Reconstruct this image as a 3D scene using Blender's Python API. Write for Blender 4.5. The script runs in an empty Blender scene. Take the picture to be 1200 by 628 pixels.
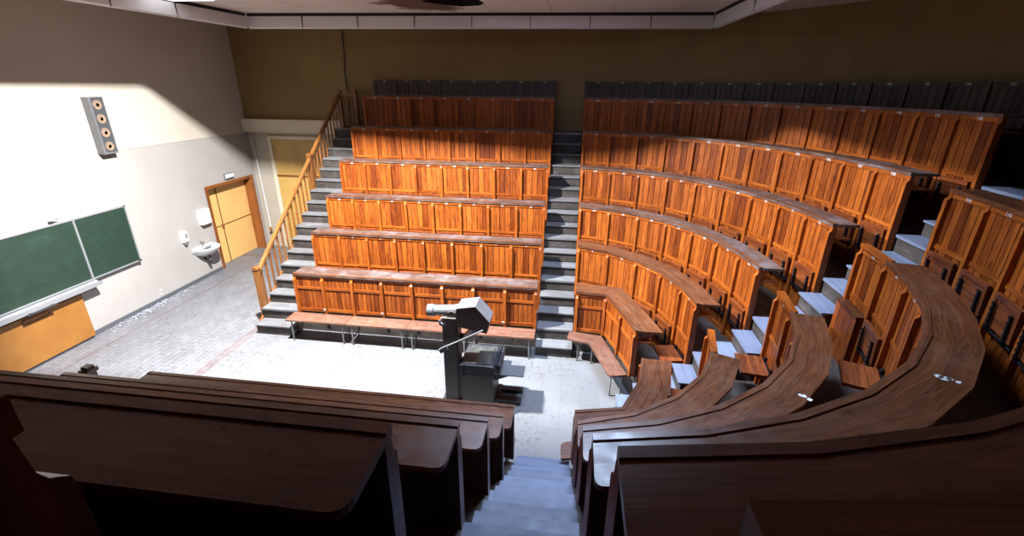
import bpy, math, random
from mathutils import Vector, Matrix
rnd = random.Random(7)
PI = math.pi
COL = bpy.context.scene.collection

# ------------------------------------------------------------------ mesh builder
class MB:
    def __init__(s):
        s.v=[]; s.f=[]; s.uv=[]; s.m=[]; s.t=[]
    def face(s, pts, uvs, mat=0, tint=1.0):
        b=len(s.v); s.v += [tuple(p) for p in pts]
        s.f.append(list(range(b,b+len(pts)))); s.uv.append(list(uvs)); s.m.append(mat); s.t.append(tint)
    def box(s, x0,x1,y0,y1,z0,z1, grain='z', mat=0, tint=None, M=None):
        if tint is None: tint=rnd.uniform(.75,1.2)
        ou,ov=rnd.uniform(0,40),rnd.uniform(0,40)
        g='xyz'.index(grain)
        P=[(x,y,z) for z in(z0,z1) for y in(y0,y1) for x in(x0,x1)]
        F=[((0,2,3,1),2),((4,5,7,6),2),((0,1,5,4),1),((2,6,7,3),1),((0,4,6,2),0),((1,3,7,5),0)]
        for idx,n in F:
            o=[a for a in range(3) if a!=n]
            ua=g if g in o else o[0]; va=[a for a in o if a!=ua][0]
            pts=[P[i] for i in idx]
            uv=[(p[ua]+ou, p[va]+ov+n*.37) for p in pts]
            if M is not None: pts=[tuple(M@Vector(p)) for p in pts]
            s.face(pts,uv,mat,tint)
    def prism(s, poly, plane, a, b, mat=0, tint=None, M=None, grain=None):
        """poly: list of 2d points; plane 'xz' extruded along y, 'yz' along x, 'xy' along z"""
        if tint is None: tint=rnd.uniform(.8,1.15)
        def p3(p,d):
            q={'xz':(p[0],d,p[1]),'yz':(d,p[0],p[1]),'xy':(p[0],p[1],d)}[plane]
            return tuple(M@Vector(q)) if M is not None else q
        area=sum(poly[i][0]*poly[(i+1)%len(poly)][1]-poly[(i+1)%len(poly)][0]*poly[i][1] for i in range(len(poly)))
        flip=(area<0)
        if plane=='xz': flip=not flip
        ou=rnd.uniform(0,40)
        sw=(lambda p:(p[1]+ou,p[0])) if grain!='u' else (lambda p:(p[0]+ou,p[1]))
        top=[p3(p,b) for p in poly]; bot=[p3(p,a) for p in poly]
        uv=[sw(p) for p in poly]
        if flip: s.face(top[::-1],uv[::-1],mat,tint); s.face(bot,uv,mat,tint)
        else: s.face(top,uv,mat,tint); s.face(bot[::-1],uv[::-1],mat,tint)
        L=0; n=len(poly)
        for i in range(n):
            j=(i+1)%n; d=math.dist(poly[i],poly[j])
            q=[bot[i],bot[j],top[j],top[i]]; u=[(L+ou,0),(L+d+ou,0),(L+d+ou,b-a),(L+ou,b-a)]
            if flip: q=q[::-1]; u=u[::-1]
            s.face(q,u,mat,tint); L+=d
    def tube(s, pts, r, n=8, mat=0, tint=1.0, caps=True):
        pts=[Vector(p) for p in pts]; rings=[]; L=0; Ls=[]
        prev=None
        for i,p in enumerate(pts):
            t=(pts[min(i+1,len(pts)-1)]-pts[max(i-1,0)]).normalized()
            if prev is None:
                a=Vector((0,0,1)) if abs(t.z)<.9 else Vector((1,0,0)); x=t.cross(a).normalized()
            else: x=(prev-t*prev.dot(t)).normalized()
            prev=x; y=t.cross(x)
            rr=r[i] if isinstance(r,(list,tuple)) else r
            rings.append([p+x*(rr*math.cos(2*PI*k/n))+y*(rr*math.sin(2*PI*k/n)) for k in range(n)])
            if i: L+=(p-pts[i-1]).length
            Ls.append(L)
        for i in range(len(pts)-1):
            for k in range(n):
                k2=(k+1)%n
                s.face([rings[i][k],rings[i][k2],rings[i+1][k2],rings[i+1][k]],
                       [(Ls[i],k*.02),(Ls[i],k*.02+.02),(Ls[i+1],k*.02+.02),(Ls[i+1],k*.02)],mat,tint)
        if caps:
            s.face(rings[0][::-1],[(0,0)]*n,mat,tint); s.face(rings[-1],[(0,0)]*n,mat,tint)
    def lathe(s, prof, n=20, M=None, mat=0, tint=1.0):
        """prof: list of (r,z) around local z"""
        rings=[]
        for r,z in prof:
            rings.append([(r*math.cos(2*PI*k/n), r*math.sin(2*PI*k/n), z) for k in range(n)])
        T=(lambda p: tuple(M@Vector(p))) if M is not None else (lambda p:p)
        for i in range(len(prof)-1):
            for k in range(n):
                k2=(k+1)%n
                q=[T(rings[i][k]),T(rings[i][k2]),T(rings[i+1][k2]),T(rings[i+1][k])]
                s.face(q,[(k*.02,prof[i][1]),(k*.02+.02,prof[i][1]),(k*.02+.02,prof[i+1][1]),(k*.02,prof[i+1][1])],mat,tint)
        if prof[0][0]>1e-4: s.face([T(p) for p in rings[0][::-1]],[(0,0)]*n,mat,tint)
        if prof[-1][0]>1e-4: s.face([T(p) for p in rings[-1]],[(0,0)]*n,mat,tint)
    def slab(s, polys, z0, z1, mat=0, tint=None, tang=None, top_mat=None):
        """polys: list of (pts2d ccw, uv2d) forming one sheet; extruded z0..z1"""
        if tint is None: tint=rnd.uniform(.85,1.1)
        edges={}
        key=lambda p:(round(p[0],4),round(p[1],4))
        for pts,uv in polys:
            a=sum(pts[i][0]*pts[(i+1)%len(pts)][1]-pts[(i+1)%len(pts)][0]*pts[i][1] for i in range(len(pts)))
            if a<0: pts=pts[::-1]; uv=uv[::-1]
            s.face([(p[0],p[1],z1) for p in pts],uv,mat if top_mat is None else top_mat,tint)
            s.face([(p[0],p[1],z0) for p in pts[::-1]],uv[::-1],mat,tint)
            for i in range(len(pts)):
                j=(i+1)%len(pts)
                edges.setdefault(frozenset((key(pts[i]),key(pts[j]))),[]).append((pts[i],pts[j],uv[i],uv[j]))
        for e,l in edges.items():
            if len(l)==1:
                p,q,u,w=l[0]; d=math.dist(p,q)
                s.face([(p[0],p[1],z0),(q[0],q[1],z0),(q[0],q[1],z1),(p[0],p[1],z1)],
                       [(u[0],.5),(u[0]+d,.5),(u[0]+d,.5+z1-z0),(u[0],.5+z1-z0)],mat,tint)
    def build(s, name, mats, parent=None, loc=(0,0,0), rot=(0,0,0), smooth=False, kind=None):
        o=bpy.data.objects.new(name, s.mesh(name,mats,smooth)); COL.objects.link(o)
        o.location=loc; o.rotation_euler=rot
        if parent is not None: o.parent=parent
        if kind: o['kind']=kind
        return o
    def mesh(s,name,mats,smooth=False):
        # weld coincident verts
        idx={}; vs=[]; fs=[]
        for f in s.f:
            g=[]
            for i in f:
                k=tuple(round(c,5) for c in s.v[i])
                if k not in idx: idx[k]=len(vs); vs.append(k)
                g.append(idx[k])
            fs.append(g)
        ok=[i for i,g in enumerate(fs) if len(set(g))==len(g)>2]
        me=bpy.data.meshes.new(name); me.from_pydata(vs,[],[fs[i] for i in ok])
        uvl=me.uv_layers.new(name='UVMap'); at=me.attributes.new('tint','FLOAT','FACE')
        k=0
        for n,i in enumerate(ok):
            for u in s.uv[i]:
                uvl.data[k].uv=u; k+=1
            me.polygons[n].material_index=s.m[i]; at.data[n].value=s.t[i]
            me.polygons[n].use_smooth=smooth
        for m in (mats if isinstance(mats,(list,tuple)) else [mats]): me.materials.append(m)
        me.validate(); 
        return me

def empty(name, loc=(0,0,0), rot=(0,0,0)):
    o=bpy.data.objects.new(name,None); COL.objects.link(o); o.location=loc; o.rotation_euler=rot
    o.empty_display_size=.2; return o
def tag(o,label,cat,group=None,kind=None):
    o['label']=label; o['category']=cat
    if group: o['group']=group
    if kind: o['kind']=kind
    return o
def struct(o,label=None):
    o['kind']='structure'
    if label: o['label']=label
    return o

# ------------------------------------------------------------------ materials
def srgb(r,g,b):
    f=lambda c:(c/255/12.92) if c/255<=.04045 else ((c/255+.055)/1.055)**2.4
    return (f(r),f(g),f(b),1)
class NT:
    def __init__(s,name):
        s.m=bpy.data.materials.new(name); s.m.use_nodes=True; s.t=s.m.node_tree; s.n=s.t.nodes
        s.b=s.n['Principled BSDF']
    def N(s,typ,**kw):
        n=s.n.new(typ)
        for k,v in kw.items():
            if k in n.inputs: n.inputs[k].default_value=v
            else: setattr(n,k,v)
        return n
    def L(s,a,b): s.t.links.new(a,b)
    def math(s,op,a,b=None):
        n=s.n.new('ShaderNodeMath'); n.operation=op
        for i,x in enumerate((a,b)):
            if x is None: continue
            if isinstance(x,(int,float)): n.inputs[i].default_value=x
            else: s.L(x,n.inputs[i])
        return n.outputs[0]
    def mix(s,fac,a,b,mode='MIX'):
        n=s.n.new('ShaderNodeMix'); n.data_type='RGBA'; n.blend_type=mode
        for i,x in ((0,fac),(6,a),(7,b)):
            if isinstance(x,(int,float)): n.inputs[i].default_value=x
            elif isinstance(x,tuple): n.inputs[i].default_value=x
            else: s.L(x,n.inputs[i])
        return n.outputs[2]
    def ramp(s,fac,stops):
        n=s.n.new('ShaderNodeValToRGB'); e=n.color_ramp.elements
        while len(e)<len(stops): e.new(.5)
        for i,(p,c) in enumerate(stops):
            e[i].position=p; e[i].color=c if isinstance(c,tuple) else (c,c,c,1)
        s.L(fac,n.inputs[0]); return n.outputs[0]
def plain(name,col,rough=.5,metal=0,spec=.5):
    k=NT(name); k.b.inputs['Base Color'].default_value=col; k.b.inputs['Roughness'].default_value=rough
    k.b.inputs['Metallic'].default_value=metal; k.b.inputs['Specular IOR Level'].default_value=spec
    return k.m
def dusty(name,c1,c2,scale=6,rough=(.45,.75),metal=0):
    k=NT(name); co=k.N('ShaderNodeTexCoord')
    n=k.N('ShaderNodeTexNoise',Scale=scale,Detail=6.0,Roughness=.65); k.L(co.outputs['Object'],n.inputs['Vector'])
    k.L(k.ramp(n.outputs[0],[(.3,c1),(.7,c2)]),k.b.inputs['Base Color'])
    k.L(k.ramp(n.outputs[0],[(.3,rough[0]),(.7,rough[1])]),k.b.inputs['Roughness'])
    k.b.inputs['Metallic'].default_value=metal
    return k.m
def wood(name,dark,mid,light,rough=(.3,.5),grain=1.0,wear=None,spec=.5,bump=.15,figure=1.0,coat=0.0,ringw=.17):
    k=NT(name)
    uv=k.N('ShaderNodeUVMap'); at=k.N('ShaderNodeAttribute',attribute_name='tint')
    mp=k.N('ShaderNodeMapping'); mp.inputs['Scale'].default_value=(1.1*grain,14*grain,1); k.L(uv.outputs[0],mp.inputs[0])
    oi=k.N('ShaderNodeObjectInfo')
    off=k.N('ShaderNodeCombineXYZ'); k.L(k.math('MULTIPLY',oi.outputs['Random'],37.0),off.inputs[0]); k.L(k.math('MULTIPLY',oi.outputs['Random'],91.0),off.inputs[1])
    k.L(off.outputs[0],mp.inputs['Location'])
    n1=k.N('ShaderNodeTexNoise',Scale=1.0,Detail=2.0,Roughness=.5,Distortion=.6); k.L(mp.outputs[0],n1.inputs['Vector'])
    # ring figure: fract-like sine over the stretched noise gives flame grain
    ring=k.math('SINE',k.math('MULTIPLY',n1.outputs[0],48.0*figure))
    ring=k.math('MULTIPLY_ADD',ring,.5); k.n[-1].inputs[2].default_value=.5
    mp2=k.N('ShaderNodeMapping'); mp2.inputs['Scale'].default_value=(3,120,1); k.L(uv.outputs[0],mp2.inputs[0]); k.L(off.outputs[0],mp2.inputs['Location'])
    n2=k.N('ShaderNodeTexNoise',Scale=1.0,Detail=4.0,Roughness=.7); k.L(mp2.outputs[0],n2.inputs['Vector'])
    f=k.math('ADD',k.math('MULTIPLY',ring,ringw),k.math('MULTIPLY',n2.outputs[0],.52))
    f=k.math('ADD',f,k.math('MULTIPLY',k.math('SUBTRACT',n1.outputs[0],.5),.55))
    c=k.ramp(f,[(.12,dark),(.42,mid),(.8,light)])
    tn=k.N('ShaderNodeCombineColor')
    for i in range(3): k.L(k.math('POWER',at.outputs['Fac'],[.85,1.1,1.2][i]),tn.inputs[i])
    c=k.mix(1.0,c,tn.outputs[0],'MULTIPLY')
    if wear:
        co=k.N('ShaderNodeTexCoord'); nw=k.N('ShaderNodeTexNoise',Scale=2.3,Detail=7.0,Roughness=.7); k.L(co.outputs['Object'],nw.inputs['Vector'])
        w=k.ramp(nw.outputs[0],[(.48,0.0),(.75,wear[1])]); c=k.mix(w,c,wear[0])
    k.L(c,k.b.inputs['Base Color'])
    nr=k.N('ShaderNodeTexNoise',Scale=9.0,Detail=4.0); k.L(uv.outputs[0],nr.inputs['Vector'])
    k.L(k.ramp(nr.outputs[0],[(.3,rough[0]),(.7,rough[1])]),k.b.inputs['Roughness'])
    k.b.inputs['Specular IOR Level'].default_value=spec
    if coat:
        k.b.inputs['Coat Weight'].default_value=coat; k.b.inputs['Coat Roughness'].default_value=.25
    bp=k.N('ShaderNodeBump',Strength=bump,Distance=.004); k.L(f,bp.inputs['Height']); k.L(bp.outputs[0],k.b.inputs['Normal'])
    return k.m

M={}
M['panel']=wood('varnished_pine',(.085,.015,.002,1),(.275,.063,.007,1),(.42,.118,.015,1),rough=(.36,.55),spec=.28)
M['rail']=wood('rail_wood',(.11,.021,.003,1),(.30,.073,.009,1),(.44,.13,.018,1),rough=(.3,.48),grain=.8,spec=.3)
M['desk']=wood('desk_wood',(.040,.014,.006,1),(.105,.035,.013,1),(.20,.072,.026,1),rough=(.26,.42),grain=.9,wear=((.20,.12,.08,1),.22),figure=.9,bump=.08,ringw=.2)
M['desk_sheen']=wood('grey_sheen_desk_wood',(.035,.018,.013,1),(.085,.047,.034,1),(.14,.085,.065,1),rough=(.38,.55),grain=.8,wear=((.17,.16,.165,1),.75),figure=.7)  # grey blotches paint the pale sheen of the far desktops into the colour
M['back']=wood('shade_dark_back',(.012,.006,.004,1),(.032,.015,.009,1),(.06,.028,.016,1),rough=(.45,.7))  # same wood coloured near black for the shade on the panel backs
M['wallpanel']=wood('shade_dark_panelling',(.022,.014,.009,1),(.055,.033,.02,1),(.09,.056,.036,1),rough=(.45,.7))  # top row's wood darkened in colour to stand for deep shade
M['seat']=wood('seat_wood',(.05,.011,.004,1),(.19,.045,.010,1),(.31,.085,.018,1),rough=(.3,.5))
M['bench']=wood('bench_wood',(0.06964,0.02959,0.01741,1),(0.1462,0.06267,0.03656,1),(0.1915,0.09399,0.05919,1),rough=(.35,.6),wear=((0.1741,0.1323,0.1114,1),.5))
M['rail_stair']=wood('railing_wood',(0.08432,0.02635,0.006324,1),(0.2108,0.07641,0.01581,1),(0.2898,0.1159,0.02635,1),rough=(.35,.5))
M['tread']=wood('worn_tread',(.085,.082,.082,1),(.115,.112,.113,1),(.15,.147,.15,1),rough=(.4,.65),wear=((.20,.20,.21,1),.5),figure=.3)
M['tread_sheen']=wood('blue_sheen_tread',(0.07956,0.09392,0.1381,1),(0.1017,0.1193,0.1746,1),(0.1282,0.1503,0.2155,1),rough=(.55,.7),wear=((0.1658,0.1768,0.21,1),.25),figure=.3,bump=.05)  # worn treads with the blue sheen of reflected sky put into their colour
M['riser']=wood('dark_riser',(.012,.010,.008,1),(.035,.026,.02,1),(.07,.052,.04,1),rough=(.5,.8),wear=((.12,.10,.09,1),.5))
M['tier']=wood('tier_boards',(.018,.012,.009,1),(.045,.03,.022,1),(.08,.055,.04,1),rough=(.5,.8),wear=((.10,.085,.075,1),.5))
M['iron']=plain('black_iron',(.022,.022,.026,1),.38,.6)
M['steel']=plain('grey_steel',(0.315,0.3075,0.3,1),.42,.6)
M['alu']=plain('aluminium',(0.4125,0.42,0.4275,1),.4,.6)
M['white']=plain('white_enamel',(0.615,0.615,0.615,1),.25)
M['whiteplas']=plain('white_plastic',(0.585,0.585,0.57,1),.4)
M['number']=plain('white_paint',(0.6375,0.6225,0.585,1),.5)
M['darkmet']=dusty('painted_metal_taupe',(.055,.046,.04,1),(.08,.069,.06,1),5,(.4,.6))
M['greymet']=dusty('painted_metal_grey',(.085,.085,.087,1),(.13,.13,.135,1),5,(.4,.6))
M['black']=dusty('black_plastic',(.014,.015,.018,1),(.04,.042,.048,1),7,(.3,.55))
M['glassdark']=dusty('dusty_glass',(.02,.022,.02,1),(.065,.068,.058,1),9,(.3,.5))
M['yellow']=dusty('yellow_door_paint',(0.62,0.3565,0.1162,1),(0.682,0.4108,0.1472,1),2.5,(.4,.55))
M['yellow2']=dusty('ochre_door_paint',(0.4228,0.2592,0.0682,1),(0.4774,0.3001,0.08866,1),2.5,(.4,.55))
M['doorframe']=wood('door_frame_wood',(0.124,0.0341,0.00744,1),(0.2356,0.0713,0.0155,1),(0.2976,0.1054,0.0248,1),rough=(.35,.5))
M['ply']=dusty('orange_plywood',(0.234,0.0897,0.01404,1),(0.2886,0.1209,0.02184,1),3.5,(.4,.6))
M['plydark']=plain('groove_shade_wood',(.17,.06,.012,1),.5)
M['cone']=dusty('speaker_cone',(.16,.10,.065,1),(.26,.17,.11,1),14,(.6,.8))
M['spkfront']=plain('speaker_baffle',(.045,.047,.05,1),.6)
M['copper']=plain('old_brass',(.45,.2,.1,1),.4,.7)

def wallmat(name,c1,c2,stain=(.25,.2,.13,1),amt=.35,joint=None):
    k=NT(name); co=k.N('ShaderNodeTexCoord')
    n=k.N('ShaderNodeTexNoise',Scale=.9,Detail=6.0,Roughness=.6); k.L(co.outputs['Object'],n.inputs['Vector'])
    c=k.ramp(n.outputs[0],[(.3,c1),(.7,c2)])
    mp=k.N('ShaderNodeMapping'); mp.inputs['Scale'].default_value=(2.2,2.2,.5); k.L(co.outputs['Object'],mp.inputs[0])
    n2=k.N('ShaderNodeTexNoise',Scale=1.2,Detail=8.0,Roughness=.7); k.L(mp.outputs[0],n2.inputs['Vector'])
    c=k.mix(k.ramp(n2.outputs[0],[(.55,0.0),(.8,amt)]),c,stain)
    k.L(c,k.b.inputs['Base Color']); k.b.inputs['Roughness'].default_value=.75
    n3=k.N('ShaderNodeTexNoise',Scale=60.0,Detail=3.0); k.L(co.outputs['Object'],n3.inputs['Vector'])
    bp=k.N('ShaderNodeBump',Strength=.08,Distance=.003); k.L(n3.outputs[0],bp.inputs['Height']); k.L(bp.outputs[0],k.b.inputs['Normal'])
    return k.m
M['wall_cream']=wallmat('cream_plaster',(.30,.274,.25,1),(.335,.308,.283,1),(.25,.22,.18,1),.35)
M['wall_taupe']=wallmat('taupe_plaster',(.44,.385,.31,1),(.48,.425,.35,1),(.37,.31,.23,1),.3)
M['wall_ochre']=wallmat('ochre_plaster',(0.1875,0.1162,0.036,1),(0.225,0.1425,0.0465,1),(0.1275,0.07875,0.03,1),.5)
M['wall_low']=wallmat('pale_lower_plaster',(.36,.315,.25,1),(.40,.355,.29,1),(.5,.42,.3,1),.4)
M['ledge']=wallmat('ledge_plaster',(.55,.48,.36,1),(.6,.53,.4,1))
M['base']=plain('grey_baseboard',(.075,.077,.088,1),.6)
M['trimmet']=plain('ceiling_rail_metal',(0.7,0.6825,0.7,1),.45,.2)
M['flake']=plain('fallen_paint',(0.45,0.465,0.525,1),.6)
M['void']=plain('dark_void',(.012,.010,.009,1),.9)
M['well']=plain('well_lining',(.10,.10,.10,1),.8)

def floormat():
    k=NT('floor_tiles'); co=k.N('ShaderNodeTexCoord')
    sx=k.N('ShaderNodeSeparateXYZ'); k.L(co.outputs['Object'],sx.inputs[0])
    mp=k.N('ShaderNodeMapping'); mp.inputs['Rotation'].default_value=(0,0,PI/2); k.L(co.outputs['Object'],mp.inputs[0])
    br=k.N('ShaderNodeTexBrick',Scale=1.0); br.inputs['Brick Width'].default_value=.22; br.inputs['Row Height'].default_value=.11; br.inputs['Mortar Size'].default_value=.006
    br.inputs['Color1'].default_value=(.165,.163,.172,1); br.inputs['Color2'].default_value=(.13,.128,.135,1); br.inputs['Mortar'].default_value=(.088,.085,.09,1)
    k.L(mp.outputs[0],br.inputs[0])
    b2=k.N('ShaderNodeTexBrick',Scale=1.0); b2.inputs['Brick Width'].default_value=.3; b2.inputs['Row Height'].default_value=.3; b2.inputs['Mortar Size'].default_value=.004; b2.offset=0
    b2.inputs['Color1'].default_value=(.135,.135,.138,1); b2.inputs['Color2'].default_value=(.120,.120,.122,1); b2.inputs['Mortar'].default_value=(.108,.107,.108,1)
    k.L(co.outputs['Object'],b2.inputs[0])
    cen=k.math('GREATER_THAN',sx.outputs[0],3.08)
    c=k.mix(cen,br.outputs[0],b2.outputs[0])
    # reddish border stripes
    def stripe(ax,p,w): return k.math('LESS_THAN',k.math('ABSOLUTE',k.math('SUBTRACT',ax,p)),w)
    st=k.math('MAXIMUM',stripe(sx.outputs[0],2.92,.10),stripe(sx.outputs[0],.55,.035))
    st=k.math('MAXIMUM',st,k.math('MULTIPLY',stripe(sx.outputs[1],5.35,.12),k.math('LESS_THAN',sx.outputs[0],3.0)))
    n=k.N('ShaderNodeTexNoise',Scale=7.0,Detail=6.0,Roughness=.7); k.L(co.outputs['Object'],n.inputs['Vector'])
    c=k.mix(k.math('MULTIPLY',st,k.ramp(n.outputs[0],[(.35,.15),(.65,.8)])),c,(.105,.062,.055,1))
    n2=k.N('ShaderNodeTexNoise',Scale=1.1,Detail=7.0,Roughness=.65); k.L(co.outputs['Object'],n2.inputs['Vector'])
    c=k.mix(k.ramp(n2.outputs[0],[(.45,0.0),(.75,.55)]),c,(.15,.15,.155,1))
    n3=k.N('ShaderNodeTexNoise',Scale=16.0,Detail=5.0,Roughness=.75); k.L(co.outputs['Object'],n3.inputs['Vector'])
    n4=k.N('ShaderNodeTexNoise',Scale=1.6,Detail=2.0); k.L(co.outputs['Object'],n4.inputs['Vector'])
    sp=k.math('MULTIPLY',k.ramp(n3.outputs[0],[(.52,0.0),(.64,.8)]),k.ramp(n4.outputs[0],[(.40,0.0),(.56,1.0)]))
    c=k.mix(sp,c,(.05,.046,.044,1))
    k.L(c,k.b.inputs['Base Color']); k.L(k.ramp(n2.outputs[0],[(.3,.45),(.7,.7)]),k.b.inputs['Roughness'])
    bp=k.N('ShaderNodeBump',Strength=.2,Distance=.003); k.L(br.outputs['Fac'],bp.inputs['Height']); bp.invert=True; k.L(bp.outputs[0],k.b.inputs['Normal'])
    return k.m
M['floor']=floormat()
def ceilmat():
    k=NT('ceiling_boards'); co=k.N('ShaderNodeTexCoord')
    b=k.N('ShaderNodeTexBrick',Scale=1.0); b.inputs['Brick Width'].default_value=1.2; b.inputs['Row Height'].default_value=.6; b.inputs['Mortar Size'].default_value=.006; b.offset=0
    b.inputs['Color1'].default_value=(.74,.63,.57,1); b.inputs['Color2'].default_value=(.69,.585,.53,1); b.inputs['Mortar'].default_value=(.3,.25,.22,1)
    k.L(co.outputs['Object'],b.inputs[0]); c=b.outputs[0]
    n=k.N('ShaderNodeTexNoise',Scale=1.2,Detail=6.0,Roughness=.65); k.L(co.outputs['Object'],n.inputs['Vector'])
    c=k.mix(k.ramp(n.outputs[0],[(.5,0.0),(.75,.35)]),c,(.42,.33,.27,1))
    # water stain around the broken boards
    vm=k.N('ShaderNodeVectorMath',operation='DISTANCE'); mp=k.N('ShaderNodeMapping'); mp.inputs['Scale'].default_value=(1,.9,0); k.L(co.outputs['Object'],mp.inputs[0]); k.L(mp.outputs[0],vm.inputs[0]); vm.inputs[1].default_value=(6.1,3.25*.9,0)
    n2=k.N('ShaderNodeTexNoise',Scale=2.6,Detail=5.0,Roughness=.6); k.L(co.outputs['Object'],n2.inputs['Vector'])
    d=k.math('SUBTRACT',vm.outputs['Value'],k.math('MULTIPLY',n2.outputs[0],1.3))
    c=k.mix(k.ramp(d,[(.0,.95),(.22,0.0)]),c,(.10,.045,.02,1))
    k.L(c,k.b.inputs['Base Color']); k.b.inputs['Roughness'].default_value=.7
    return k.m
M['ceiling']=ceilmat()
def boardmat():
    k=NT('green_chalkboard'); co=k.N('ShaderNodeTexCoord')
    mp=k.N('ShaderNodeMapping'); mp.inputs['Rotation'].default_value=(.5,0,0); mp.inputs['Scale'].default_value=(1,1,2.2); k.L(co.outputs['Object'],mp.inputs[0])
    n=k.N('ShaderNodeTexNoise',Scale=2.0,Detail=7.0,Roughness=.7,Distortion=.8); k.L(mp.outputs[0],n.inputs['Vector'])
    c=k.ramp(n.outputs[0],[(.35,(.008,.022,.013,1)),(.6,(.012,.031,.019,1)),(.85,(.04,.065,.05,1))])
    k.L(c,k.b.inputs['Base Color']); k.b.inputs['Roughness'].default_value=.55
    return k.m
M['board']=boardmat()
def emis(name,col,st):
    k=NT(name); k.b.inputs['Base Color'].default_value=(.8,.8,.8,1); k.b.inputs['Emission Color'].default_value=col; k.b.inputs['Emission Strength'].default_value=st; return k.m

# ------------------------------------------------------------------ layout numbers
XL,XR,XC=3.85,8.49,9.17
RISE=.207
T=[0,.414,1.035,1.656,2.277,2.898,3.519]            # floor level behind row i
ZF=[None,1.235,1.795,2.37,3.00,3.655,4.32,4.67]       # desk tops, far side
ZN=[None,1.18,1.745,2.32,2.955,3.605,4.225,4.6]       # desk tops, near side
YF=[None,1.515,2.335,3.085,3.845,4.585,5.395,6.10]
YN=[None,-1.69,-2.54,-3.29,-4.09,-4.885,-5.628,-6.4]
XE=[None,10.05,10.83,11.53,12.28,12.97,13.70,14.42]
CX,CY=8.47,-.25
YA_F,YA_N=.07,-.57           # aisle on the axis
EXPN=2.2
WALL_R=15.0; WALL_FAR=6.22; WALL_NEAR=-6.75; CEIL=5.94

def curve(i,side,off=0.0,N=160):
    """dense points of row i from aisle edge x=XC to the axis aisle; side +1 far, -1 near"""
    a=XE[i]-CX; Y=(YF if side>0 else YN)[i]
    yy=abs(Y-CY); b=yy/((1-((XC-CX)/a)**EXPN)**(1/EXPN)); a+=off; b+=off
    pts=[]
    for k in range(N+1):
        t=PI/2*k/N
        x=CX+a*math.sin(t)**(2/EXPN); y=CY+side*b*max(0,math.cos(t))**(2/EXPN)
        pts.append((x,y))
    return pts
def clip(pts,side,x0=XC,y_end=None):
    y_end=y_end if y_end is not None else (YA_F if side>0 else YA_N)
    out=[]
    for p,q in zip(pts,pts[1:]):
        def inside(r): return r[0]>=x0-1e-9 and (r[1]-y_end)*side>=-1e-9
        ip,iq=inside(p),inside(q)
        if ip and not out: out.append(p)
        if ip!=iq:
            # intersection by bisection
            lo,hi=(p,q) if ip else (q,p)
            for _ in range(40):
                m=((lo[0]+hi[0])/2,(lo[1]+hi[1])/2)
                if inside(m): lo=m
                else: hi=m
            out.append(lo)
        if iq: out.append(q)
    res=[out[0]]
    for p in out[1:]:
        if math.dist(p,res[-1])>1e-6: res.append(p)
    return res
def resample(pts,n):
    L=[0]
    for p,q in zip(pts,pts[1:]): L.append(L[-1]+math.dist(p,q))
    out=[]; j=0
    for k in range(n+1):
        d=L[-1]*k/n
        while j<len(L)-2 and L[j+1]<d: j+=1
        t=(d-L[j])/max(1e-9,L[j+1]-L[j]); p,q=pts[j],pts[j+1]
        out.append((p[0]+(q[0]-p[0])*t,p[1]+(q[1]-p[1])*t))
    return out
NSEG=[0,3,5,7,9,11,13,15]
def row_points(sec,i):
    """panel corner points, ordered so that the sitters' side is on the left of travel for far, handled by normals"""
    if sec=='fs': return [(XL+(XR-XL)*k/8,YF[i]) for k in range(9)]
    if sec=='ns': return [(XL+(XR-XL)*k/8,YN[i]) for k in range(9)]
    side=1 if sec=='fc' else -1
    if i==1:
        return [(XC,1.49),(9.70,1.43),(9.91,.80),(10.07,.20)] if side>0 else [(XC,-1.68),(9.72,-1.55),(9.97,-1.0),(10.08,-.45)]
    return resample(clip(curve(i,side),side),NSEG[i])
def outward(sec,p,q):
    t=Vector((q[0]-p[0],q[1]-p[1])).normalized()
    n=Vector((-t.y,t.x))
    if sec in('fs',): s=1 if n.y>0 else -1
    elif sec=='ns': s=1 if n.y<0 else -1
    else:
        mid=Vector(((p[0]+q[0])/2-8.0,(p[1]+q[1])/2-CY)); s=1 if n.dot(mid)>0 else -1
    return n*s

# ------------------------------------------------------------------ bench rows
def digits(txt,size):
    c=bpy.data.curves.new('seat_number','FONT'); c.body=txt; c.size=size; c.align_x='CENTER'; c.align_y='CENTER'; c.extrude=.001
    c.resolution_u=2
    o=bpy.data.objects.new('tmp',c); COL.objects.link(o)
    dg=bpy.context.evaluated_depsgraph_get(); me=bpy.data.meshes.new_from_object(o.evaluated_get(dg))
    bpy.data.objects.remove(o); bpy.data.curves.remove(c)
    me.name='seat_number'; me.materials.clear(); me.materials.append(M['number']); return me

def panel_mb(w,h,kind):
    m=MB(); W=w/2-.004
    if kind=='front':           # lowest row: two tiers of boards, open below
        z0=.46
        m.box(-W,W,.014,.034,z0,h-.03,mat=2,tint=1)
        rails=[(h-.085,h-.03),(h-.31,h-.26),(z0,z0+.06)]
        spans=[(z0+.06,h-.31),(h-.26,h-.085)]
    elif kind=='wall':
        m.box(-W,W,.014,.034,0,h,tint=.8)
        rails=[(h-.06,h),(.70,.745)]
        spans=[(.745,h-.06),(0,.70)]
    else:
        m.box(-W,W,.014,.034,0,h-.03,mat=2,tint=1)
        rails=[(h-.085,h-.03),(.69,.735),(0,.09)]
        spans=[(.735,h-.085),(.09,.69)]
    for a,b in rails: m.box(-W,W,-.012,.014,a,b,grain='x',mat=1)
    nb=5
    if kind=='front': nb=7
    bw=2*W/nb
    for a,b in spans:
        for k in range(nb):
            x0=-W+k*bw
            m.box(x0+.005,x0+bw-.005,0,.014,a,b,tint=rnd.choice([.5,.72,.85,.95,1.0,1.1,1.2,1.25]))
    return m
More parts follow.
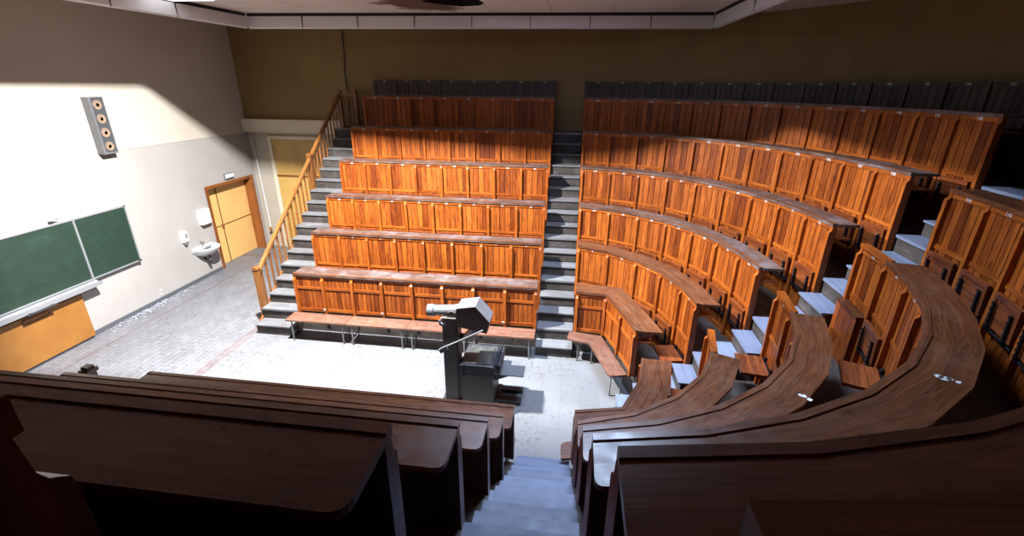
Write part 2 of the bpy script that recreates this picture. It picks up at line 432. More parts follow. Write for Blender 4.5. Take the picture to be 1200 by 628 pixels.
def post_mb(h,z0=0,depth=.05,w=.05):
    m=MB()
    prof=[(.03,z0),(-depth,z0),(-depth,h-.125),(-depth+.003,h-.108),(-depth+.012,h-.100),(-.030,h-.094),(-.023,h-.08),(-.018,h-.03),(.03,h-.03)]
    m.prism(prof,'yz',-w/2,w/2,mat=0,tint=rnd.uniform(.8,1.1))
    return m
def seat_mb(w):
    m=MB(); W=w/2
    for k in range(3):
        z=.01+k*.105
        m.box(-W,W,-.028,-.006,z,z+.102,grain='x',tint=rnd.uniform(.8,1.15))
    m.box(-W,-W+.045,-.04,-.028,.015,.32); m.box(W-.045,W,-.04,-.028,.015,.32)
    m.box(-W+.045,W-.045,-.04,-.028,.275,.32,grain='x')
    return m
def hinge_mb(w):
    m=MB(); W=w/2-.07
    for sx in(-W,W):
        m.box(sx-.012,sx+.012,-.062,-.04,-.01,.24,tint=1)
        for z in(.02,.075,.13,.185,.24):
            m.lathe([(.0,-.012),(.016,-.006),(.019,0),(.016,.006),(0,.012)],8,Matrix.Translation((sx,-.056,z)))
        m.box(sx-.02,sx+.02,-.05,.03,-.035,-.005,tint=1)
    m.tube([(-w/2-.03,-.03,-.02),(w/2+.03,-.03,-.02)],.011,8)
    return m
seat_cache={}
def offset_line(sec,pts,off,ends):
    """miter offset; ends: (mode0,mode1) 'perp' or 'x' (slide along x)"""
    n=len(pts); nor=[outward(sec,pts[i],pts[i+1]) for i in range(n-1)]
    out=[]
    for i,p in enumerate(pts):
        if i==0: d=nor[0]; e=ends[0]
        elif i==n-1: d=nor[-1]; e=ends[1]
        else:
            s=(nor[i-1]+nor[i]).normalized(); d=s/max(.4,s.dot(nor[i])); e='perp'
        if e=='x':
            nn=nor[0] if i==0 else nor[-1]; d=Vector((1,0))/max(.35,nn.x)
        if e=='y':
            nn=nor[0] if i==0 else nor[-1]; d=Vector((0,1 if nn.y>0 else -1))/max(.35,abs(nn.y))
        out.append((p[0]+d.x*off,p[1]+d.y*off))
    return out
def strip_polys(A,B,round_start=False,round_end=False,r=.055):
    """quads between polylines A (front) and B (back) with lengthwise uv; optional rounding of the back end corners"""
    polys=[]; L=rnd.uniform(0,30); n=len(A)
    def arc(c,p,q):  # rounded corner at c between p-dir and q-dir
        cp=(Vector(p)-Vector(c)).normalized()*r; cq=(Vector(q)-Vector(c)).normalized()*r; c=Vector(c); o=[]
        for k in range(5):
            t=k/4; o.append(tuple(c+cp*(1-t)**2+cq*t**2))
        return o
    for i in range(n-1):
        poly=[A[i],A[i+1]]
        if round_end and i==n-2: poly+=arc(B[i+1],A[i+1],B[i])
        else: poly.append(B[i+1])
        if round_start and i==0: poly+=arc(B[0],B[1],A[0])
        else: poly.append(B[i])
        t=(Vector(A[i+1])-Vector(A[i])); d=t.length; t.normalize(); nn=Vector((-t.y,t.x))
        uv=[(L+(Vector(p)-Vector(A[i])).dot(t),(Vector(p)-Vector(A[i])).dot(nn)) for p in poly]
        polys.append((poly,uv)); L+=d
    return polys

ORD=['','lowest','second lowest','third','fourth','fifth','sixth','topmost']
def bench_row(sec,i,first_number=None,label='',seats_down=()):
    pts=row_points(sec,i); n=len(pts)-1
    Zd=dict(enumerate(ZN if sec in('ns','nc') else ZF))
    if (sec,i)==('ns',6): Zd[6]=4.30
    base=T[i-1]; h=Zd[i]-base
    root=empty('lecture_bench',(pts[0][0],pts[0][1],base))
    tag(root,label,'bench','lecture benches')
    def rel(x,y,z): return (x-pts[0][0],y-pts[0][1],z-base)
    kind='front' if i==1 else ('wall' if i==7 else 'mid')
    for k in range(n):
        p,q=pts[k],pts[k+1]; w=math.dist(p,q); nv=outward(sec,p,q)
        ang=math.atan2(-nv.x,nv.y)        # local y -> outward
        mid=((p[0]+q[0])/2,(p[1]+q[1])/2)
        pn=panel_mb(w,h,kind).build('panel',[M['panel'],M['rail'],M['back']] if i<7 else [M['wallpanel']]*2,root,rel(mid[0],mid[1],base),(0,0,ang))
        if first_number is not None:
            num=first_number+(n-1-k if sec=='nc' else k)
            me=digits(str(num),.058)
            o=bpy.data.objects.new('seat_number',me); COL.objects.link(o); o.parent=pn; o.location=(0,-.0135,h-(.058 if i<7 else .03)); o.rotation_euler=(PI/2,0,0)
        if i==1 and k%2==0 and sec=='fs':
            kb=MB(); kb.lathe([(.008,0),(.008,.02),(.022,.026),(.026,.036),(.02,.048),(0,.052)],12,Matrix.Rotation(PI/2,4,'X'))
            kb.build('coat_knob',M['whiteplas'],pn,(w/2-.02,-.012,.52),smooth=True)
        if sec=='nc' and i==4 and k==n-1:
            bx=MB(); bx.box(-w/2+.03,w/2-.03,-.10,-.085,0,.62,mat=0); 
            for q in range(5): bx.box(-w/2+.03+q*(w-.06)/5+.002,-w/2+.03+(q+1)*(w-.06)/5-.002,-.112,-.10,.0,.62,tint=rnd.choice([.6,.8,.95]))
            bx.box(-w/2+.02,w/2-.02,-.125,-.012,.62,.645,'x',1,.7); bx.box(-w/2+.03,-w/2+.045,-.1,-.012,0,.62); bx.box(w/2-.045,w/2-.03,-.1,-.012,0,.62)
            bx.build('low_casing',[M['panel'],M['desk']],root,rel(mid[0],mid[1],base),(0,0,ang)); continue
        if 2<=i<=6 and sec!='ns':
            sw=round(min(.44,w-.11),2)
            if sw not in seat_cache:
                seat_cache[sw]=(seat_mb(sw).mesh('folding_seat',M['seat']),hinge_mb(sw).mesh('hinge',M['iron']))
            s=bpy.data.objects.new('folding_seat',seat_cache[sw][0]); COL.objects.link(s); s.parent=root
            pos=Vector((mid[0]-nv.x*.02,mid[1]-nv.y*.02)); s.location=rel(pos.x,pos.y,base+(.40 if k in seats_down else .345))
            s.rotation_euler=((PI/2 if k in seats_down else math.radians(3)),0,ang)
            hg=bpy.data.objects.new('hinge',seat_cache[sw][1]); COL.objects.link(hg); hg.parent=s
            if k in seats_down: s.location=rel(mid[0]-nv.x*.035,mid[1]-nv.y*.035,base+.42)
    for k in range(n+1):
        p=pts[k]
        if k==0: nv=outward(sec,pts[0],pts[1])
        elif k==n: nv=outward(sec,pts[-2],pts[-1])
        else: nv=(outward(sec,pts[k-1],p)+outward(sec,p,pts[k+1])).normalized()
        ang=math.atan2(-nv.x,nv.y)
        x,y=p
        if k in(0,n):
            q=pts[1] if k==0 else pts[n-1]; t=(Vector(q)-Vector(p)).normalized()*.026; x+=t.x; y+=t.y
        if i==7: pm=MB(); pm.box(-.025,.025,-.035,.03,0,h)
        else: pm=post_mb(h,.44 if i==1 else 0)
        pm.build('post',M['desk'] if sec=='ns' else M['wallpanel'] if i==7 else M['rail'],root,rel(x,y,base),(0,0,ang))  # near straight block's posts take dark desk wood to paint in their shade
    if i<7:
        D=.36 if i==1 else .29
        dp=list(pts); e0=e1='perp'
        if sec=='fc': e1='x'
        if sec=='nc':
            e1='x'
            if i in(2,3,4): dp=dp[:-1]; e1='perp'
        if sec in('fc','nc'): e0='y'
        A=offset_line(sec,dp,-.028,(e0,e1)); B=offset_line(sec,dp,D,(e0,e1))
        rs=sec in('nc',) ; re=sec in('ns',)
        m=MB(); m.slab([([rel(*p,0)[:2] for p in poly],uv) for poly,uv in strip_polys(A,B,rs,re)],Zd[i]-base-.032,Zd[i]-base)
        m.build('desktop',M['desk_sheen'] if sec=='fs' or (sec=='fc' and i>2) else M['desk'],root)
        C=offset_line(sec,dp,.018,(e0,e1))
        m=MB(); m.slab([([rel(*p,0)[:2] for p in poly],uv) for poly,uv in strip_polys(A,C)],Zd[i]-base,Zd[i]-base+.010)
        m.build('front_lip',M['desk'],root)
        if sec=='nc' and i in(2,3,4):
            A=offset_line(sec,pts[-2:],-.03,('perp','perp')); B=offset_line(sec,pts[-2:],.05,('perp','perp'))
            m=MB(); m.slab([([rel(*p,0)[:2] for p in poly],uv) for poly,uv in strip_polys(A,B)],h-.03,h+.012); m.build('top_cap',M['rail'],root)
        if sec in('ns','nc'): return root
        # book shelf under the desk
        A=offset_line(sec,dp,.04,('perp',e1)); B=offset_line(sec,dp,.22,('perp',e1))
        m=MB(); m.slab([([rel(*p,0)[:2] for p in poly],uv) for poly,uv in strip_polys(A,B)],Zd[i]-base-.20,Zd[i]-base-.18); m.build('book_shelf',M['seat'],root)
        # brackets carrying the desk
        for k in range(0,len(dp),2 if len(dp)>4 else 1):
            kk=min(k,len(dp)-2); nv=outward(sec,dp[kk],dp[kk+1]); ang=math.atan2(-nv.x,nv.y); t=(Vector(dp[kk+1])-Vector(dp[kk])).normalized()*.03
            m=MB(); m.prism([(.034,h-.033),(D-.03,h-.033),(D-.05,h-.07),(.07,h-.26),(.034,h-.30)],'yz',-.012,.012)
            sgn=1 if k<len(dp)-1 else -1
            m.build('bracket',M['seat'],root,rel(dp[k][0]+t.x*sgn,dp[k][1]+t.y*sgn,base),(0,0,ang))
    return root

WHERE={'fs':'straight block beside the railed stairs','fc':'curved block facing the projector','nc':'curved block past the stairs on the bend','ns':'straight block seen from behind'}
# seat numbers: they run round every tier in turn
FIRST={('fs',2):1,('fc',2):9,('nc',2):14,('fs',3):26,('fc',3):34,('nc',3):41,('fs',4):56,('fc',4):64,('nc',4):73,('fs',5):90,('fc',5):98,('nc',5):109,('fs',6):128,('fc',6):136,('nc',6):149,('fs',7):170,('fc',7):178}
LOOK={
 ('fs',1):'lowest orange panelled bench front with white coat knobs, behind the row of plank benches',
 ('fc',1):'lowest orange panelled desk front of three panels wrapped by an angled plank bench',
 ('nc',1):'lowest dark desk of the curved block, its narrow worn top starting at the blue stairs',
 ('ns',1):'lowest dark desk of the straight block seen from behind, in front of the projector base',
}
for sec in('fs','fc','nc','ns'):
    for i in range(1,8):
        if i==7 and sec in('nc','ns'): continue
        if sec=='ns' and i==6: continue
        lab=LOOK.get((sec,i))
        if not lab:
            if sec=='fs': lab=f'{ORD[i]} orange panelled bench up in the straight block beside the railed stairs'
            elif sec=='fc': lab=f'{ORD[i]} orange panelled bench up in the curved block beyond the projector'
            elif sec=='nc': lab=f'{ORD[i]} bench and brown desktop up in the curved block beside the blue-white stairs'
            else: lab=f'{ORD[i]} dark desk up in the straight block seen from behind'
            if i==7: lab=f'topmost dark panelled bench back standing against the brown wall, '+('straight block' if sec=='fs' else 'curved block')
        fn=FIRST.get((sec,i))
        if fn is not None and sec=='nc': pass
        bench_row(sec,i,fn,lab,{('fc',2):(4,),('fc',3):(),('nc',2):(4,),('nc',3):(6,),('nc',4):(6,)}.get((sec,i),()))
# end of the sixth row beside the camera's aisle
pts6=[(8.49-.58*k,-5.673) for k in range(3)][::-1]
_save=row_points
def row_points(sec,i,_o=_save): return pts6 if (sec,i)==('ns',6) else _o(sec,i)
bench_row('ns',6,None,'dark bench end with curved shoulder and rounded desk nose, above the straight dark desks')

# ------------------------------------------------------------------ tiers (stepped floor)
def tier_path(i,off):
    """row i line offset outward, far-left -> round -> near-left, equal vertex count"""
    if i==7:
        ya,yb=WALL_FAR,WALL_NEAR; xr=WALL_R
        far=[(CX+(xr-CX)*math.sin(PI/2*k/40),CY+(ya-CY)*math.cos(PI/2*k/40)) for k in range(41)]
        near=[(CX+(xr-CX)*math.sin(PI/2*k/40),CY+(yb-CY)*math.cos(PI/2*k/40)) for k in range(41)]
        return [(3.0,ya)]+far+near[::-1]+[(3.0,yb)]
    if i==1:
        far=[(XR,1.49+off),(XC,1.49+off),(9.70+off*.5,1.43+off),(9.91+off,.80+off*.4),(10.07+off,.20)]
        near=[(XR,-1.68-off),(XC,-1.68-off),(9.72+off*.5,-1.55-off),(9.97+off,-1.0-off*.4),(10.08+off,-.45)]
        far=resample(far,40); near=resample(near,40)
    else:
        far=resample(clip(curve(i,1,off),1,CX+.001,CY),40); near=resample(clip(curve(i,-1,off),-1,CX+.001,CY),40)
        far[0]=(far[0][0],YF[i]+off); near[0]=(near[0][0],YN[i]-off)
        if i>1:
            far=[(x,min(y,YF[i]+off) if x<9.3 else y) for x,y in far]; near=[(x,max(y,YN[i]-off) if x<9.3 else y) for x,y in near]
    return [(3.0,YF[i]+off)]+far+near[::-1]+[(3.0,YN[i]-off)]
m=MB(); OFF=.055
paths={i:tier_path(i,OFF if i<7 else 0) for i in range(1,8)}
for i in range(1,7):
    A,B=paths[i],paths[i+1]; L=0
    for k in range(len(A)-1):
        d=math.dist(A[k],A[k+1])
        m.face([(*A[k],T[i]),(*B[k],T[i]),(*B[k+1],T[i]),(*A[k+1],T[i])][::-1],[(L,0),(L,.8),(L+d,.8),(L+d,0)][::-1],0,.9+.1*((k*7)%3))
        m.face([(*A[k],T[i-1]),(*A[k+1],T[i-1]),(*A[k+1],T[i]),(*A[k],T[i])],[(L,0),(L+d,0),(L+d,T[i]-T[i-1]),(L,T[i]-T[i-1])],1,1)
        L+=d
    for a,b in((A[0],B[0]),(A[-1],B[-1])):
        q=[(*a,0),(*b,0),(*b,T[i]),(*a,T[i])]
        m.face(q,[(a[1],0),(b[1],0),(b[1],T[i]),(a[1],T[i])],1,1)
struct(m.build('floor_tiers',[M['tier'],M['riser']]),'dark stepped timber floor carrying the curved bench rows')

# ------------------------------------------------------------------ staircases
def staircase(name,label,bounds,axis,a,b,sgn=1,k1=17,tm='tread',narrow=0):
    """bounds: position of each step nosing along axis; a,b: width extents on the other axis"""
    root=empty('staircase',(0,0,0)); tag(root,label,'stairs','timber stairs between the bench blocks')
    c=(a+b)/2
    root.location=(c,bounds[0],0) if axis=='y' else (bounds[0],c,0)
    for k in range(k1):
        z=RISE*(k+1); land=(k%3==1); p0=bounds[k]; p1=bounds[k+1]
        m=MB()
        def bx(u0,u1,z0,z1,mat,tint=None,grain=None,sh=0):
            lo,hi=sorted((u0,u1))
            if axis=='y': m.box(a+sh,b-sh,lo,hi,z0,z1,'x',mat,tint)
            else: m.box(lo,hi,a+sh+(narrow if k<4 else 0),b-sh,z0,z1,'y',mat,tint)
        top=z+(.014 if land else 0)
        bx(p0-sgn*.028,p1-sgn*.002,z-.022 if not land else z+.002,top,0,rnd.uniform(.85,1.15))
        if land: bx(p0-sgn*.028,p0+sgn*.03,z-.022,z+.002,0,1)
        bx(p0+sgn*.001,p0+sgn*.02,z-RISE+.014,z-.022,1,1,sh=.004)
        if not land: bx(p0+sgn*.02,p1-sgn*.004,(z-RISE+.016),z-.022,1,1,sh=.004)
        m.build('step',[M[tm],M['riser']],root,(-root.location.x,-root.location.y,0))
    return root
def bounds_from(rowpos,off,first,sgn):
    L=[]
    rp=[r+sgn*off for r in rowpos]
    out=[first]
    for i in range(6):
        nx=rp[i+1] if i<5 else rp[i]+sgn*.76
        for j in range(3): out.append(rp[i]+(nx-rp[i])*j/3)
    return out
bf=bounds_from([YF[i] for i in range(1,7)],.04,1.28,1)
bn=bounds_from([YN[i] for i in range(1,7)],.04,-1.43,-1)
bx_=bounds_from([XE[i] for i in range(1,7)],.045,9.86,1)
staircase('staircase','dark timber stairs climbing between the straight block and the curved block beyond the projector',bf,'y',XR+.012,XC-.012)
ls=staircase('staircase','timber stairs with a slatted wooden railing climbing along the end of the straight block',bf,'y',3.04,XL-.012)
staircase('staircase','pale dusty stairs climbing through the bend between the two curved blocks',bx_,'x',YA_N+.012,YA_F-.012,tm='tread_sheen',narrow=.13)
staircase('staircase','blue-white worn stairs descending from the camera to the tiled floor',bn,'y',XR+.012,XC-.012,-1,tm='tread_sheen')

# railing on the outer stairs
rl=empty('stair_railing',(3.0,1.64,0)); tag(rl,'slim wooden stair railing with square newel posts and thin balusters','railing')
def rb(name,fn,mat=M['rail_stair'],**k):
    m=MB(); fn(m); return m.build(name,mat,rl,(-3.0,-1.64,0),**k)
y0,z0,y1,z1=1.66,1.13,5.86,4.33; sl=(z1-z0)/(y1-y0)
zr=lambda y:z0+(y-y0)*sl
rb('handrail',lambda m:m.prism([(y0-.03,zr(y0-.03)-.05),(y1,zr(y1)-.05),(y1,zr(y1)+.02),(y0-.03,zr(y0-.03)+.02)],'yz',2.965,3.035,grain='u'))
zs=lambda y:zr(y)-.90
rb('stringer',lambda m:m.prism([(1.36,zs(1.36)-.10),(1.5,zs(1.5)-.16),(y1,zs(y1)-.16),(y1,zs(y1)+.09),(1.45,zs(1.45)+.09)],'yz',2.975,3.025,grain='u'))
def newel(y,zb,zt,x=3.0):
    def f(m):
        m.box(x-.045,x+.045,y-.045,y+.045,zb,zt-.05)
        m.box(x-.055,x+.055,y-.055,y+.055,zt-.05,zt-.02); m.prism([(x-.05,zt-.02),(x+.05,zt-.02),(x+.025,zt+.015),(x-.025,zt+.015)],'xz',y-.05,y+.05)
    rb('newel_post',f)
newel(1.64,.02,1.25); newel(4.10,zs(4.10)-.1,3.08); newel(5.88,3.3,4.42); newel(5.88,3.53,4.42,3.42)
nb=25
for k in range(nb):
    y=y0+.12+(y1-y0-.24)*k/(nb-1)
    if abs(y-4.10)<.07: continue
    rb('baluster',lambda m:m.box(2.985,3.015,y-.015,y+.015,zs(y)+.05,zr(y)-.04,tint=1))
rb('handrail',lambda m:m.box(3.04,3.38,5.85,5.91,4.28,4.35,'x'))
for k in range(4):
    x=3.10+.075*k
    rb('baluster',lambda m:m.box(x-.012,x+.012,5.868,5.892,3.54,4.29,tint=1))
np_=MB(); np_.box(2.95,3.05,-1.75,-1.65,0,1.12,tint=.5); np_.box(2.93,3.07,-1.77,-1.63,1.12,1.17,tint=.5); np_.box(2.955,3.045,-1.745,-1.655,1.17,1.21,tint=.5)
tag(np_.build('newel_post',M['desk']),'short dark wooden post with a square cap peeking over the dark desks near the chalkboard','post')

# ------------------------------------------------------------------ front plank benches
def plank_bench(x0,x1,ya,yb,label,legs=(True,True)):
    cx=(x0+x1)/2; cy=(ya+yb)/2
    r=empty('plank_bench',(cx,cy,0)); tag(r,label,'bench','plank benches along the floor')
    m=MB(); p=[(x0-cx,ya-cy),(x1-cx,ya-cy),(x1-cx,yb-cy),(x0-cx,yb-cy)]
    m.slab([(p,[(q[0]+rnd.random()*20*0+x0,q[1]) for q in p])],.425,.455,0,rnd.uniform(.9,1.1)); m.build('seat_plank',M['bench'],r)
    for x in(x0+.09,x1-.09):
        m=MB(); a=ya-cy+.04; b=yb-cy-.04
        m.tube([(x-cx,a,.0),(x-cx,a+.01,.38),(x-cx,a+.04,.415),(x-cx,b-.04,.415),(x-cx,b-.01,.38),(x-cx,b,0)],.014,8)
        m.tube([(x-cx,a+.01,.16),(x-cx,b-.01,.16)],.008,6)
        m.build('leg',M['steel'],r,smooth=True)
    return r
xs=[3.80,4.99,6.14,7.31,8.49]; ql=['first plank bench from the railed stairs, orange-brown seat on thin steel legs','second plank bench from the railed stairs, orange-brown seat on steel legs',
    'third plank bench from the railed stairs, greyer seat partly behind the projector','plank bench nearest the dark central stairs, rounded seat end right of the projector']
for k in range(4): plank_bench(xs[k]+.004,xs[k+1]-.004,1.10,1.43,ql[k])
def bent_bench(A,B,label):
    o=A[0]; r=empty('plank_bench',(o[0],o[1],0)); tag(r,label,'bench','plank benches along the floor')
    m=MB(); polys=strip_polys([(p[0]-o[0],p[1]-o[1]) for p in B],[(p[0]-o[0],p[1]-o[1]) for p in A],True,True,.09)
    m.slab(polys,.425,.455); m.build('seat_plank',M['bench'],r)
    for k in range(len(A)):
        q=min(k,len(A)-1); a=Vector(A[q]).lerp(Vector(B[q]),.3); b=Vector(A[q]).lerp(Vector(B[q]),.92)
        if k==0: s=(Vector(A[1])-Vector(A[0])).normalized()*.2; a=a+s; b=b+s
        if k==len(A)-1: s=(Vector(A[-2])-Vector(A[-1])).normalized()*.12; a=a+s; b=b+s
        m=MB(); a=a-Vector(o[:2]); b=b-Vector(o[:2])
        m.tube([(a.x,a.y,0),(a.x,a.y,.40),(b.x,b.y,.415),(b.x,b.y,0)],.013,8); m.build('leg',M['steel'],r,smooth=True)
    return r
bent_bench([(9.05,1.17),(9.44,1.08),(9.72,.14)],[(9.10,1.455),(9.66,1.36),(10.0,.22)],'angled plank bench wrapped round the lowest curved desk front')
bent_bench([(9.03,-1.37),(9.52,-1.25),(9.78,-.62)],[(9.05,-1.64),(9.68,-1.50),(9.99,-.62)],'pinkish plank bench end poking out at the foot of the blue-white stairs')
plank_bench(7.4,8.47,-1.62,-1.36,'plank bench whose end peeks out past the lowest dark desk seen from behind')

# ------------------------------------------------------------------ projector
pj=empty('overhead_projector',(7.6,-.12,0)); tag(pj,'tall taupe and grey lecture projector with tilted head standing on the tiled floor','projector')
PJ=(-7.6,.12,0)
def pp(name,fn,mat,parent=pj,**k):
    m=MB(); fn(m); return m.build(name,mat,parent,PJ if parent is pj else (0,0,0),**k)
def base(m):
    m.box(7.2,7.52,-.28,.06,.0,.06,tint=1); m.box(7.5,8.06,-.33,.27,.0,.05,tint=1); m.box(8.02,8.40,-.18,-.04,0.0,.06,tint=1); m.box(8.02,8.40,.12,.22,0.0,.06,tint=1)
pp('base',base,M['black'])
pp('column',lambda m:(m.box(7.25,7.45,-.24,.0,.06,1.46,tint=1),m.box(7.452,7.475,-.22,-.02,.06,1.4,tint=1),
    m.prism([(7.25,1.46),(7.45,1.46),(7.44,1.53),(7.38,1.56),(7.33,1.53),(7.31,1.47)],'xz',-.20,-.04)),M['darkmet'])
pp('vent_slots',lambda m:[m.box(7.275+.034*k,7.293+.034*k,-.244,-.238,1.12,1.20,tint=1) for k in range(5)],M['black'])
pp('clamp',lambda m:(m.prism([(7.21,1.36),(7.27,1.33),(7.30,1.36),(7.29,1.42),(7.27,1.37),(7.23,1.39),(7.22,1.43),(7.205,1.42)],'xz',-.26,-.20),),M['greymet'])
pp('cabinet',lambda m:(m.box(7.53,8.0,-.30,.22,.05,.60,tint=1),m.box(7.545,7.985,-.306,-.30,.07,.58,tint=1.1),m.box(7.48,7.52,-.22,-.02,.05,.70,tint=1)),M['darkmet'])
def stage(m):
    m.box(7.51,8.02,-.32,.26,.60,.73,tint=1); m.prism([(7.50,.73),(8.03,.73),(8.0,.76),(7.53,.76)],'xz',-.33,.27)
    m.box(8.03,8.10,-.28,.24,.62,.70,tint=1)
    for k in range(2): m.box(7.54+.43*k,7.56+.43*k,-.345,-.32,.56,.76,tint=1)
pp('stage',stage,M['black'])
pp('stage_glass',lambda m:m.box(7.58,7.95,-.27,.21,.76,.768,tint=1),M['glassdark'])
pp('stage_rail',lambda m:(m.box(8.035,8.05,-.30,.26,.70,.79,tint=1),m.tube([(8.08,-.28,.74),(8.08,.24,.74)],.03,10)),M['black'])
pp('side_shelf',lambda m:(m.box(8.04,8.44,-.18,.22,.525,.54,tint=1),),M['greymet'])
pp('shelf_bracket',lambda m:m.prism([(8.0,.52),(8.22,.52),(8.0,.42)],'xz',-.17,-.15),M['darkmet'])
pp('arm',lambda m:(m.tube([(7.22,-.29,.98),(7.50,-.285,1.13),(7.86,-.275,1.33)],.014,8),m.box(7.20,7.32,-.30,-.24,.93,.99,tint=1,M=Matrix.Translation((7.26,-.27,.96))@Matrix.Rotation(-.5,4,'Y')@Matrix.Translation((-7.26,.27,-.96)))),M['greymet'])
pp('lens_mirror',lambda m:m.prism([(7.52,1.14),(7.60,1.12),(7.84,1.33),(7.80,1.38),(7.70,1.33)],'xz',-.22,-.10),M['alu'])
pp('knob',lambda m:m.lathe([(.035,-.03),(.04,0),(.03,.03),(0,.035)],14,Matrix.Translation((7.52,-.2,1.17))@Matrix.Rotation(PI/2,4,'X')),M['greymet'],smooth=True)
def head(m):
    m.prism([(7.47,1.35),(7.89,1.27),(7.93,1.45),(7.74,1.67),(7.47,1.62)],'xz',-.26,.06,tint=1)
hd=pp('projector_head',head,M['darkmet'])
pp('head_cover',lambda m:m.prism([(7.475,1.622),(7.74,1.672),(7.932,1.45),(7.892,1.27),(7.905,1.265),(7.95,1.455),(7.75,1.69),(7.475,1.64)],'xz',-.265,.065,tint=1),M['greymet'])
R=Matrix.Translation((7.47,-.10,1.54))@Matrix.Rotation(math.radians(-95),4,'Y')
pp('lens_tube',lambda m:m.lathe([(.085,0),(.085,.04),(.078,.05),(.078,.36),(.092,.37),(.092,.46),(.08,.465),(.07,.44),(0,.44)],24,R),M['greymet'],smooth=False)

# ------------------------------------------------------------------ things on the chalkboard wall (x = 0)
cb=empty('chalkboard',(0,0,1.06)); tag(cb,'wide dark green chalkboard with pale frame and chalk tray on the white wall','chalkboard')
def cp(name,fn,mat,root,off,**k):
    m=MB(); fn(m); return m.build(name,mat,root,off,**k)
o=(0,0,-1.06)
cp('writing_panel',lambda m:m.box(.05,.075,-2.2,.985,1.10,2.25,tint=1),M['board'],cb,o)
cp('wing_panel',lambda m:m.box(.055,.075,1.02,2.02,1.10,2.235,tint=1),M['board'],cb,o)
def fr(m):
    for a,b in((-2.23,.985),(1.015,2.04)):
        m.box(.045,.088,a,b,2.235,2.262,tint=1); m.box(.045,.088,a,b,1.075,1.102,tint=1)
    m.box(.045,.095,.983,1.017,1.06,2.262,tint=1); m.box(.045,.088,2.018,2.042,1.075,2.262,tint=1)
    m.box(.0,.05,-2.2,2.0,1.3,1.36,tint=1); m.box(.0,.05,-2.2,2.0,2.0,2.06,tint=1)
cp('frame',fr,M['alu'],cb,o)
cp('corner_cap',lambda m:m.box(.06,.095,1.98,2.046,1.07,1.115,tint=1),M['black'],cb,o)
cp('chalk_tray',lambda m:m.prism([(.03,1.06),(.09,1.06),(.13,1.035),(.20,1.03),(.21,1.06),(.225,1.06),(.225,.985),(.03,.975)],'xz',-2.2,1.04,tint=1),M['alu'],cb,o)
cp('pull_bar',lambda m:(m.box(.22,.25,-.30,.17,.965,.992,tint=1),m.box(.20,.225,-.26,-.22,.97,1.0,tint=1),m.box(.20,.225,.08,.12,.97,1.0,tint=1),),M['black'],cb,o)
wp=empty('plywood_panel',(0,.0,0)); tag(wp,'bright orange plywood panel with a rounded handle slot standing under the chalkboard','panel')
cp('sheet',lambda m:m.box(.05,.075,-2.2,.71,.05,.90,'y',tint=1),M['ply'],wp,(0,0,0))
def slot(m):
    yy0,yy1,za,zb=-.30,.13,.785,.865
    path=[(.078,yy0+.04,zb),(.078,yy1-.03,zb),(.078,yy1,zb-.03),(.078,yy1-.01,za+.02),(.078,yy1-.05,za),(.078,yy0+.04,za),(.078,yy0,za+.03),(.078,yy0+.01,zb-.02),(.078,yy0+.04,zb)]
    m.tube(path,.009,6)
cp('handle_slot',slot,M['plydark'],wp,(0,0,0))
cp('gap_shade',lambda m:m.box(.0,.06,-2.2,.69,.0,.05,tint=1),M['black'],wp,(0,0,0))  # black strip standing in for the shadow in the gap below the sheet
hk=MB(); hk.box(0,.06,.66,.72,2.27,2.30,tint=1); hk.tube([(.05,.70,2.30),(.07,.76,2.33),(.06,.80,2.31)],.008,6)
tag(hk.build('wall_hook',M['black']),'small black hook on the white wall just above the chalkboard','hook')

sk=empty('column_loudspeaker',(0,2.06,3.28)); tag(sk,'tall grey column loudspeaker with four round drivers high on the white wall','loudspeaker')
o=(0,-2.06,-3.28)
def spbox(m):
    m.box(.0,.15,1.91,1.95,3.28,4.31,tint=1); m.box(.0,.15,2.18,2.20,3.28,4.31,tint=1); m.box(.0,.15,1.95,2.18,4.29,4.31,tint=1); m.box(.0,.15,1.95,2.18,3.28,3.31,tint=1); m.box(.0,.02,1.95,2.18,3.31,4.29,tint=1)
cp('cabinet',spbox,M['greymet'],sk,o)
cp('baffle',lambda m:m.box(.10,.135,1.95,2.18,3.31,4.29,tint=1),M['spkfront'],sk,o)
for k in range(4):
    R=Matrix.Translation((.135,2.065,3.42+.25*k))@Matrix.Rotation(PI/2,4,'Y')
    cp('driver',lambda m:m.lathe([(.085,0),(.085,.008),(.076,.010),(.05,.004),(.04,.004),(.03,.012),(0,.016)],24,R),M['cone'],sk,o)

sn=empty('wash_basin',(0,3.74,.80)); tag(sn,'white half-round wash basin with dark drain trap on the wall left of the yellow doors','basin')
o=(0,-3.74,-.80)
def basin(m):
    N=20
    def ring(r,dx,z): return [(.0+max(0.0,dx+r[0]*math.sin(PI*k/N)),3.74-r[1]*math.cos(PI*k/N),z) for k in range(N+1)]
    rs=[ring((.12,.10),.0,.58),ring((.28,.23),.0,.64),ring((.37,.29),.0,.72),ring((.43,.32),.0,.79),ring((.44,.33),.0,.81),ring((.41,.31),.0,.815),ring((.38,.28),.02,.78),ring((.30,.22),.06,.70),ring((.1,.08),.12,.67)]
    for a,b in zip(rs,rs[1:]):
        for k in range(N): m.face([a[k],a[k+1],b[k+1],b[k]],[(0,0)]*4)
    m.face(rs[0][::-1],[(0,0)]*(N+1)); m.face(rs[-1],[(0,0)]*(N+1))
    m.box(0,.03,3.42,4.06,.72,.84,tint=1)
cp('bowl',basin,M['white'],sn,o,smooth=True)
def tap(m):
    m.tube([(.04,3.74,.80),(.04,3.74,.90),(.06,3.74,.93),(.15,3.74,.92),(.16,3.74,.89)],.013,8); m.box(.02,.07,3.71,3.77,.93,.95,tint=1)
cp('tap',tap,M['steel'],sn,o,smooth=True)
